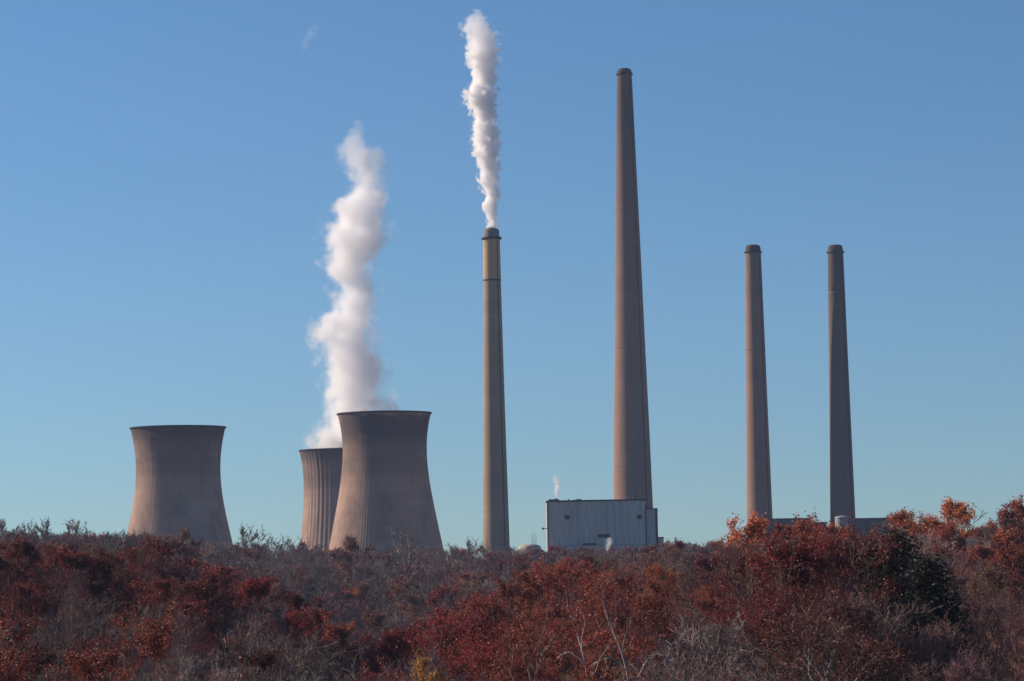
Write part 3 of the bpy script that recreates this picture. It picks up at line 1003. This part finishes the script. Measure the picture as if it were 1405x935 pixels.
HEROES = [
    ("big_oak", 1100, 731, 268, "dark red", "big dark red oak before the dark evergreen, leaves shining in the sun", 1.1),
    ("big_oak", 1025, 812, 250, "dark red", "low spreading dark red oak on the near side of the big oak", 1.0),
    ("oak", 1180, 742, 276, "maroon", "dark maroon oak squeezed between the big red oak and the evergreen", 1.0),
    ("evergreen", 1228, 736, 280, "dark green", "tall dark evergreen standing behind bare trees next to the big red oak", 1.35),
    ("evergreen", 1275, 772, 268, "dark green", "middle dark evergreen at the flank of the tallest one", 1.4),
    ("evergreen", 1250, 835, 238, "dark green", "lowest dark evergreen, in front of the two larger ones", 1.3),
    ("sycamore", 1165, 812, 205, "pale grey", "pale-limbed bare tree spreading in front of the big dark red oak", 1.3),
    ("bare", 1115, 822, 210, "grey-brown", "grey bare tree filling the hollow of the big dark red oak", 1.2),
    ("bare", 1205, 840, 212, "grey-brown", "grey bare tree in front of the dark evergreens", 1.2),
    ("sycamore", 1110, 850, 196, "pale grey", "pale bare tree lowest before the big red oak, limbs forked wide", 1.2),
    ("sycamore", 790, 775, 268, "rust red", "white-barked sycamore with a crooked trunk, just before the boiler house", 0.9),
    ("sycamore", 850, 785, 262, "rust red", "white-barked sycamore forked low, below the tallest chimney", 0.9),
    ("sycamore", 735, 835, 235, "rust red", "small white-barked sycamore down the slope from the slim chimney", 0.9),
    ("sapling", 185, 832, 172, "rust red", "thin leaning bare stem standing clear of the low oaks", 1.0),
    ("thin_oak", 575, 903, 235, "golden", "small golden yellow tree at the bottom of the valley", 0.6),
    ("far_leafy", 1030, 711, 600, "orange", "orange oak at the foot of the nearer twin chimney", 0.95),
    ("far_leafy", 1062, 722, 590, "rust red", "rusty smaller oak just past the foot of the nearer twin chimney", 0.95),
    ("far_leafy", 1128, 722, 595, "orange", "orange-leaved oak in front of the gap between low building and pale tank", 0.85),
    ("far_leafy", 1158, 725, 585, "rust red", "rust red oak in front of the pale domed tank", 0.9),
    ("far_leafy", 1195, 728, 590, "brown", "brown oak in front of the dark building past the pale tank", 0.95),
    ("far_leafy", 1100, 712, 610, "rust red", "rust red oak in front of the long low building", 0.9),
    ("far_leafy", 1252, 702, 700, "orange", "orange oak on the skyline past the twin chimneys, first of a bright pair", 0.9),
    ("far_leafy", 1290, 689, 705, "orange", "tallest orange oak on the skyline past the twin chimneys", 1.0),
    ("far_bare", 1335, 697, 720, "grey-brown", "bare grey tree on the skyline between two orange oaks", 1.0),
    ("far_leafy", 1368, 700, 690, "rust red", "rusty oak on the skyline near the frame's edge, shorter of two", 0.9),
    ("far_leafy", 1400, 687, 700, "rust red", "rusty oak on the skyline cut by the frame's edge, the taller", 1.0),
    ("oak", 208, 747, 430, "dark red", "dark red oak with a sunlit top, below the lone cooling tower", 1.0),
    ("oak", 140, 764, 425, "dark red", "round dark red oak on the ridge, next to the sunlit-topped one", 1.1),
    ("oak", 240, 782, 418, "maroon", "darkest maroon oak at the ridge's end, just down from the lone tower", 0.95),
    ("oak", 300, 784, 440, "crimson", "crimson oak at the top of the valley rim, past the lone tower", 1.0),
    ("oak", 350, 792, 445, "crimson", "crimson oak on the valley rim, second one past the lone tower", 1.0),
    ("oak", 392, 815, 440, "dark red", "dark red oak leaning down into the valley below the ridge", 0.95),
    ("oak", 425, 836, 432, "dark red", "dark red oak lower down the near rim of the valley", 0.9),
    ("oak", 458, 856, 428, "rust red", "rust red oak at the lowest end of the valley's near rim", 0.85),
    ("oak", 538, 868, 430, "crimson", "crimson oak at the very bottom of the valley's far rim", 0.85),
    ("oak", 572, 857, 434, "dark red", "dark red oak second up the valley's far rim", 0.9),
    ("oak", 606, 846, 430, "crimson", "crimson oak third up the valley's far rim", 0.95),
    ("oak", 642, 833, 428, "rust red", "rust red oak fourth up the far rim, below the slim chimney", 0.95),
    ("oak", 676, 816, 425, "crimson", "crimson oak on the far rim right below the slim chimney", 0.95),
    ("oak", 712, 797, 420, "rust red", "rust red oak on the far rim past the slim chimney", 1.0),
    ("oak", 748, 781, 416, "rust red", "rust red oak on the rim below the boiler house corner", 1.0),
    ("oak", 786, 769, 414, "rust red", "rust red oak on the rim crest before the boiler house", 1.0),
    ("oak", 20, 742, 440, "dark red", "dark red oak on the ridge at the frame's edge below bare trees", 1.0),
    ("oak", 78, 750, 445, "dark red", "broad dark red oak on the ridge below the skyline's bare trees", 1.0),
    ("far_bare", 5, 712, 950, "grey-brown", "bare skyline tree cut by the frame's edge, far from the lone tower", 0.9),
    ("far_bare", 33, 719, 930, "grey-brown", "bare round-crowned skyline tree, second from the frame's edge", 0.9),
    ("far_bare", 64, 713, 970, "grey-brown", "bare tall skyline tree, third from the frame's edge", 0.9),
    ("far_bare", 101, 714, 940, "reddish brown", "bare skyline tree with rusty lower twigs, fourth from the frame's edge", 0.95),
    ("far_bare", 133, 735, 960, "grey-brown", "short bare skyline tree midway to the lone tower", 0.9),
    ("far_bare", 172, 728, 990, "grey-brown", "bare skyline tree touching the foot of the lone tower", 0.9),
    ("far_bare", 200, 734, 1020, "reddish brown", "reddish bare tree against the lit side of the lone tower's foot", 0.9),
    ("far_leafy", 255, 727, 1050, "brown", "brown-leaved tree against the dark front of the lone tower", 0.7),
    ("far_bare", 335, 723, 1120, "grey-brown", "bare skyline tree just past the foot of the lone tower", 0.9),
    ("far_bare", 375, 737, 1180, "grey-brown", "bare skyline tree midway between lone tower and steaming tower", 0.9),
    ("far_bare", 400, 740, 1150, "grey-brown", "bare skyline tree just short of the steaming tower's foot", 0.9),
    ("far_leafy", 480, 738, 1250, "brown", "brown-leaved tree before the lit side of the larger tower", 0.8),
    ("far_bare", 550, 730, 1200, "pale grey", "pale bare tree standing against the dark front of the larger tower", 0.9),
    ("far_bare", 625, 748, 1180, "grey-brown", "low bare skyline tree beside the larger tower", 1.0),
    ("far_bare", 645, 741, 1200, "grey-brown", "airy bare skyline tree between the larger tower and slim chimney", 1.0),
    ("far_leafy", 752, 750, 1350, "crimson", "small crimson tree at the corner of the boiler house", 0.8),
    ("far_leafy", 766, 753, 1355, "maroon", "tiny dark tree against the boiler house front, by its corner", 0.8),
]
for h_ in HEROES:
    k, x, y, Y, c, lab, wd = h_
    hero(k, x, y, Y, c, lab, wd)


def pick(*ws):
    a = rnd.uniform(0, sum(w for *_, w in ws))
    for *it, w in ws:
        a -= w
        if a <= 0:
            return it
    return ws[-1][:-1]


def species(u, Y):
    if Y < 330 and 905 < u < 1010:
        return pick(("bare", "reddish brown", 4), ("bare", "grey-brown", 3), ("thin_oak", "brown", 1), ("thin_oak", "rust red", 0.6))
    if Y > 760:
        return pick(("far_bare", "grey-brown", 6), ("far_bare", "reddish brown", 3), ("far_bare", "pale grey", 1.2), ("far_leafy", "brown", 1.2), ("far_leafy", "dark red", 0.7), ("far_leafy", "rust red", 0.3))
    if Y > 520:
        if u > 1180:
            return pick(("oak", "rust red", 2.5), ("oak", "orange", 1), ("oak", "maroon", 1), ("bare", "grey-brown", 4), ("bare", "pale grey", 1))
        if u > 620:
            return pick(("oak", "rust red", 2), ("oak", "brown", 2), ("oak", "maroon", 1), ("bare", "grey-brown", 4), ("bare", "reddish brown", 2))
        return pick(("bare", "grey-brown", 5), ("oak", "dark red", 1.5), ("bare", "reddish brown", 2))
    if Y > 370:
        if u < 270:
            return pick(("oak", "dark red", 4), ("oak", "maroon", 3), ("bare", "reddish brown", 1.5))
        if u < 430:
            return pick(("oak", "dark red", 2), ("oak", "crimson", 2), ("bare", "grey-brown", 2.5))
        if u < 640:
            return pick(("oak", "crimson", 1.2), ("bare", "grey-brown", 3), ("thin_oak", "brown", 1))
        if u < 1000:
            return pick(("oak", "rust red", 3), ("thin_oak", "orange", 0.8), ("thin_oak", "rust red", 2), ("bare", "reddish brown", 2), ("bare", "grey-brown", 1), ("oak", "maroon", 0.8))
        return pick(("oak", "rust red", 1), ("oak", "brown", 1.5), ("oak", "maroon", 1), ("bare", "reddish brown", 2.5), ("bare", "grey-brown", 1.5))
    if Y > 255:
        if u < 260:
            return pick(("bare", "reddish brown", 3), ("bare", "grey-brown", 4), ("thin_oak", "rust red", 0.8), ("oak", "dark red", 1))
        if u < 520:
            return pick(("bare", "grey-brown", 6), ("bare", "reddish brown", 1), ("oak", "maroon", 0.6))
        if u < 680:
            return pick(("oak", "crimson", 1.5), ("thin_oak", "rust red", 2), ("bare", "reddish brown", 1.5), ("bare", "grey-brown", 1))
        if u < 1000:
            return pick(("thin_oak", "rust red", 4), ("oak", "rust red", 1), ("thin_oak", "orange", 0.6), ("bare", "reddish brown", 2), ("bare", "grey-brown", 1), ("oak", "maroon", 0.5))
        return pick(("bare", "reddish brown", 4), ("thin_oak", "rust red", 1.0), ("bare", "grey-brown", 3), ("thin_oak", "brown", 1))
    if u < 230:
        return pick(("thin_oak", "rust red", 3.5), ("oak", "dark red", 2.2), ("oak", "rust red", 1.0), ("bare", "reddish brown", 0.8), ("thin_oak", "orange", 0.5))
    if u < 520:
        return pick(("bare", "grey-brown", 6), ("thin_oak", "rust red", 0.5), ("bare", "pale grey", 1))
    if u < 680:
        return pick(("bare", "grey-brown", 2.5), ("thin_oak", "rust red", 2.0), ("oak", "crimson", 0.6))
    if u < 1010:
        return pick(("thin_oak", "rust red", 3.5), ("bare", "reddish brown", 2), ("bare", "grey-brown", 1.5), ("sycamore", "rust red", 0.5))
    return pick(("bare", "reddish brown", 4), ("bare", "grey-brown", 3), ("thin_oak", "rust red", 0.8))


# the woods stand in bands, one above the other up the slopes: (first Y, last Y, spacing, how far the band wanders)
BANDS = [(170, 212, 9.6, 9), (262, 304, 9.8, 14), (398, 452, 10.2, 18), (556, 604, 10.6, 22), (684, 735, 10.8, 20)]
BANDS += [(y0, y0 + 22, 11.0, 22) for y0 in range(835, 1640, 48)]
for b0, b1, s, wander in BANDS:
    Y = b0
    ph = rnd.uniform(0, 6.28)
    while Y < b1:
        half = Y * (PW / 2 + 200) / FPX
        X = -half + rnd.uniform(0, s)
        while X < half:
            x_ = X + rnd.uniform(-0.4, 0.4) * s
            u = PW / 2 + FPX * x_ / Y
            y_ = Y + rnd.uniform(-0.45, 0.45) * s + wander * (math.sin(u / 95.0 + ph) * 0.7 + math.sin(u / 37.0 + 2 * ph) * 0.3)
            X += s * rnd.uniform(0.8, 1.25)
            if Y > 760 and u > 1010:
                continue
            k, c = species(u, y_)
            # keep clear of the named trees and of the sycamores' white trunks
            bad = low = False
            for h_ in trees[:len(HEROES)]:
                if (h_["X"] - x_) ** 2 + (h_["Y"] - y_) ** 2 < (5.0 if h_["Y"] < 500 else 5.5) ** 2:
                    bad = True
                side = abs(h_["X"] / h_["Y"] - x_ / y_) * h_["Y"]
                ahead = h_["Y"] - y_
                if h_["kind"] == "sycamore" and 0 < ahead < 75 and side < 4.2:
                    low = True
                if h_["kind"] == "evergreen" and 0 < ahead < 80 and side < 6:
                    k, c = "bare", "reddish brown"
                if h_["color"] == "golden" and 0 < ahead < 60 and side < 5:
                    bad = True
                if h_["label"].startswith("big dark") and 0 < ahead < 95 and side < 7.5:
                    bad = rnd.random() < 0.6 or bad
            if bad:
                continue
            base = (16.2 if Y < 340 else 15.2) if Y < 760 else 14.5
            H = base * (rnd.uniform(0.62, 1.10) if Y < 760 else rnd.uniform(0.6, 1.25))
            if k in ("oak", "thin_oak") and y_ > 530:
                k = "far_leafy"
            if low:
                k, H = "bare", rnd.uniform(5.5, 7.5)
                c = "reddish brown"
            if k == "oak" and y_ < 320 and rnd.random() < 0.6:
                k = "big_oak"
            put(k, x_, y_, H, c, wide=rnd.uniform(0.7, 0.9) if k == "big_oak" else rnd.uniform(0.85, 1.2))
        Y += s * 1.05

# how much of each shows: front to back over a coarse grid
G = 3.0
gw, gh = int((PW + 400) / G), int((PH + 60) / G)
T = np.ones((gh, gw), np.float32)
yy_, xx_ = np.mgrid[0:gh, 0:gw]
for tr in sorted(trees, key=lambda q: q["Y"]):
    pr = PROTO[tr["kind"]][tr["v"]]
    s = tr["H"] / pr["H"]
    g = ground(tr["X"], tr["Y"])
    cx, cyy = proj((tr["X"], tr["Y"], g + tr["H"] * 0.58))
    hw = pr["W"] * s * tr["wide"] * 0.5 / tr["Y"] * FPX
    hh = tr["H"] * 0.45 / tr["Y"] * FPX
    tr["px"], tr["py"], tr["hw"] = cx, cyy, hw
    x0, x1 = int((cx - hw + 200) / G), int((cx + hw + 200) / G) + 1
    y0, y1 = int((cyy - hh) / G), int((cyy + hh) / G) + 1
    x0, x1, y0, y1 = max(x0, 0), min(x1, gw), max(y0, 0), min(y1, gh)
    tr["score"] = tr["inframe"] = 0.0
    if x0 >= x1 or y0 >= y1:
        continue
    m_ = ((xx_[y0:y1, x0:x1] * G - 200 - cx) / hw) ** 2 + ((yy_[y0:y1, x0:x1] * G - cyy) / hh) ** 2 < 1
    fr = m_ & (xx_[y0:y1, x0:x1] * G > 200) & (xx_[y0:y1, x0:x1] * G < PW + 200) & (yy_[y0:y1, x0:x1] * G < PH)
    tr["score"] = float(T[y0:y1, x0:x1][m_].sum() * G * G)
    tr["inframe"] = float(T[y0:y1, x0:x1][fr].sum() * G * G)
    op = {"oak": 0.85, "big_oak": 0.9, "evergreen": 0.95, "far_leafy": 0.75, "thin_oak": 0.6}.get(tr["kind"], 0.5)
    if tr["hero"] and tr["kind"] == "sycamore":
        op = 0.3
    T[y0:y1, x0:x1][m_] *= 1 - op
cand = [q for q in trees if q["inframe"] > 25 or q["hero"]]
cand.sort(key=lambda q: -q["inframe"] - (1e6 if q["hero"] else 0))
N_IND = 288
indiv = cand[:N_IND]
ids = {id(q) for q in indiv}
mass = [q for q in trees if id(q) not in ids and q["score"] > 3]
print("trees", len(trees), "individual", len(indiv), "mass", len(mass), "smallest", indiv[-1]["inframe"])

# ------------------------------------------------------------------ labels
ZONES = [(-400, 165, "short of the lone tower"), (165, 318, "below the lone cooling tower"), (318, 412, "past the lone tower"),
         (412, 530, "below the steaming cooling tower"), (530, 612, "below the larger tower's flank"), (612, 705, "below the slim steaming chimney"),
         (705, 800, "below the boiler house corner"), (800, 910, "below the tallest chimney"), (910, 1010, "past the boiler house"),
         (1010, 1075, "below the nearer twin chimney"), (1075, 1135, "below the twin chimneys' gap"), (1135, 1230, "below the pale tank"),
         (1230, 1320, "past the twin chimneys"), (1320, 1900, "near the frame's far edge")]
ORD = ["first", "second", "third", "fourth", "fifth", "sixth", "seventh", "eighth", "ninth", "tenth", "eleventh", "twelfth", "thirteenth", "fourteenth", "fifteenth", "sixteenth", "seventeenth", "eighteenth", "nineteenth", "twentieth"]
KIND_W = {"oak": "full-crowned", "big_oak": "broad", "thin_oak": "thin-leaved", "bare": "bare", "sycamore": "white-barked", "sapling": "leaning", "evergreen": "evergreen", "far_leafy": "leafy", "far_bare": "bare"}
NAME = {"big_oak": "oak_tree", "sapling": "bare_tree", "oak": "oak_tree", "thin_oak": "oak_tree", "bare": "bare_tree", "sycamore": "sycamore_tree", "evergreen": "evergreen_tree", "far_leafy": "oak_tree", "far_bare": "bare_tree"}
NOUN = {"big_oak": "oak", "sapling": "tree", "oak": "oak", "thin_oak": "oak", "bare": "tree", "sycamore": "sycamore", "evergreen": "tree", "far_leafy": "oak", "far_bare": "tree"}
GROUP = {"big_oak": "oaks in autumn leaf", "sapling": "bare leafless trees", "oak": "oaks in autumn leaf", "thin_oak": "oaks in autumn leaf", "bare": "bare leafless trees", "sycamore": "white-barked sycamores",
         "evergreen": "dark evergreens", "far_leafy": "oaks in autumn leaf", "far_bare": "bare leafless trees"}


def band(Y):
    return "lowest row" if Y < 225 else "low slope" if Y < 290 else "mid slope" if Y < 370 else "upper slope" if Y < 520 else "ridge" if Y < 760 else "far hillside"


cells = {}
for q in indiv:
    if q["label"]:
        continue
    z = next(z for z in ZONES if z[0] <= q["px"] < z[1])[2]
    size = "tall " if q["H"] > (13.2 if q["Y"] < 760 else 12.7) else "short "
    cells.setdefault((size + KIND_W[q["kind"]], q["color"], NOUN[q["kind"]], band(q["Y"]), z), []).append(q)
for (kw, c, nn, bd, z), qs in cells.items():
    qs.sort(key=lambda q: q["px"])
    for i, q in enumerate(qs):
        lead = "" if len(qs) == 1 else f", {ORD[i]} from left"
        q["label"] = f"{kw} {c} {nn} on {bd} {z}{lead}"

# ------------------------------------------------------------------ build the trees
for k, prs in PROTO.items():
    for i, pr in enumerate(prs):
        d = pr["d"]
        pr["trunk"] = quads_mesh(k + "_trunk", d["tv"], d["tf"], [BARK], True)
        pr["crown"] = quads_mesh(k + "_crown", d["cv"], d["cf"], [LEAF if pr["leafy"] else BARK], False, d["ct"])


def bark_of(q):
    if q["kind"] == "sycamore":
        return (0.44, 0.385, 0.335)
    if q["kind"] in ("bare", "far_bare"):
        return tuple(1.25 * x for x in COLORS[q["color"]])
    if q["kind"] == "evergreen":
        return (0.06, 0.045, 0.035)
    return (0.17, 0.13, 0.11)


for q in indiv:
    pr = PROTO[q["kind"]][q["v"]]
    s = q["H"] / pr["H"]
    root = thing(NAME[q["kind"]], (q["X"], q["Y"], ground(q["X"], q["Y"]) - 0.2), q["label"], "tree", GROUP[q["kind"]], q["rz"])
    root.scale = (s * q["wide"], s * q["wide"], s)
    a = link("trunk", pr["trunk"], root)
    b = link("crown", pr["crown"], root)
    a.color = (*jit(bark_of(q), 0.12), 1)
    b.color = (*jit(COLORS[q["color"]] if q["kind"] != "sycamore" else (COLORS["maroon"] if q["color"] == "pale grey" else COLORS["rust red"]), 0.2), 1)

# the woods behind and between: one mass
CK = list(COLORS)
TONES = (0.62, 0.95, 1.35)
cm = lambda c, k: tuple(min(0.9, x * k) for x in COLORS[c])
mats = [bark_mat("wood_" + c.replace(" ", "_"), cm(c, k)) for c in CK for k in TONES] + [leaf_mat("leaf_" + c.replace(" ", "_"), cm(c, k)) for c in CK for k in TONES] + [bark_mat("wood_plain", (0.115, 0.085, 0.07))]
NC = len(CK) * 3
Vs, Fs, Ts, Ms = [], [], [], []
off = 0
for q in mass:
    kind = q["kind"]
    if q["Y"] > 330:
        kind = "far_bare" if kind in ("bare", "far_bare") else "far_leafy"
    prs = PROTO[kind]
    pr = prs[q["v"] % len(prs)]
    d = pr["d"]
    s = q["H"] / pr["H"]
    ca, sa = math.cos(q["rz"]), math.sin(q["rz"])
    M = np.array([[ca * s, -sa * s, 0], [sa * s, ca * s, 0], [0, 0, s]], np.float32)
    P = np.array([q["X"], q["Y"], ground(q["X"], q["Y"]) - 0.2], np.float32)
    ci = CK.index(q["color"]) * 3 + rnd.randrange(3)
    for v, f, tn, mi in ((d["tv"], d["tf"], None, ci if not pr["leafy"] else 2 * NC), (d["cv"], d["cf"], d["ct"], ci + (NC if pr["leafy"] else 0))):
        Vs.append(v @ M.T + P)
        Fs.append(f + off)
        Ts.append(tn if tn is not None else np.full(len(v), 0.5, np.float32))
        Ms.append(np.full(len(f), mi, np.int32))
        off += len(v)
if Vs:
    me = quads_mesh("woods", np.concatenate(Vs), np.concatenate(Fs), mats, False, np.concatenate(Ts), np.concatenate(Ms))
    print("woods faces", len(me.polygons))
    tag(link("woods", me), "hazy grey-brown woods covering the far hillside below the plant", "woods", kind="stuff")

# ------------------------------------------------------------------ haze
if HAZE:
    t = NT("haze_air")
    v = t.new("ShaderNodeVolumePrincipled")
    v.inputs["Color"].default_value = (0.55, 0.68, 1.0, 1)
    v.inputs["Density"].default_value = HAZE
    v.inputs["Anisotropy"].default_value = 0.2
    t.n.remove(t.bsdf)
    t.l.new(v.outputs[0], t.out.inputs["Volume"])
    zmin = min(v_[2] for v_ in GV)
    hz = MB().box(-2500, 2500, -300, 4500, zmin - 1.0, 425.0).build("haze", t.m)
    tag(hz, "thin pale blue autumn haze in the air", "haze", kind="stuff")
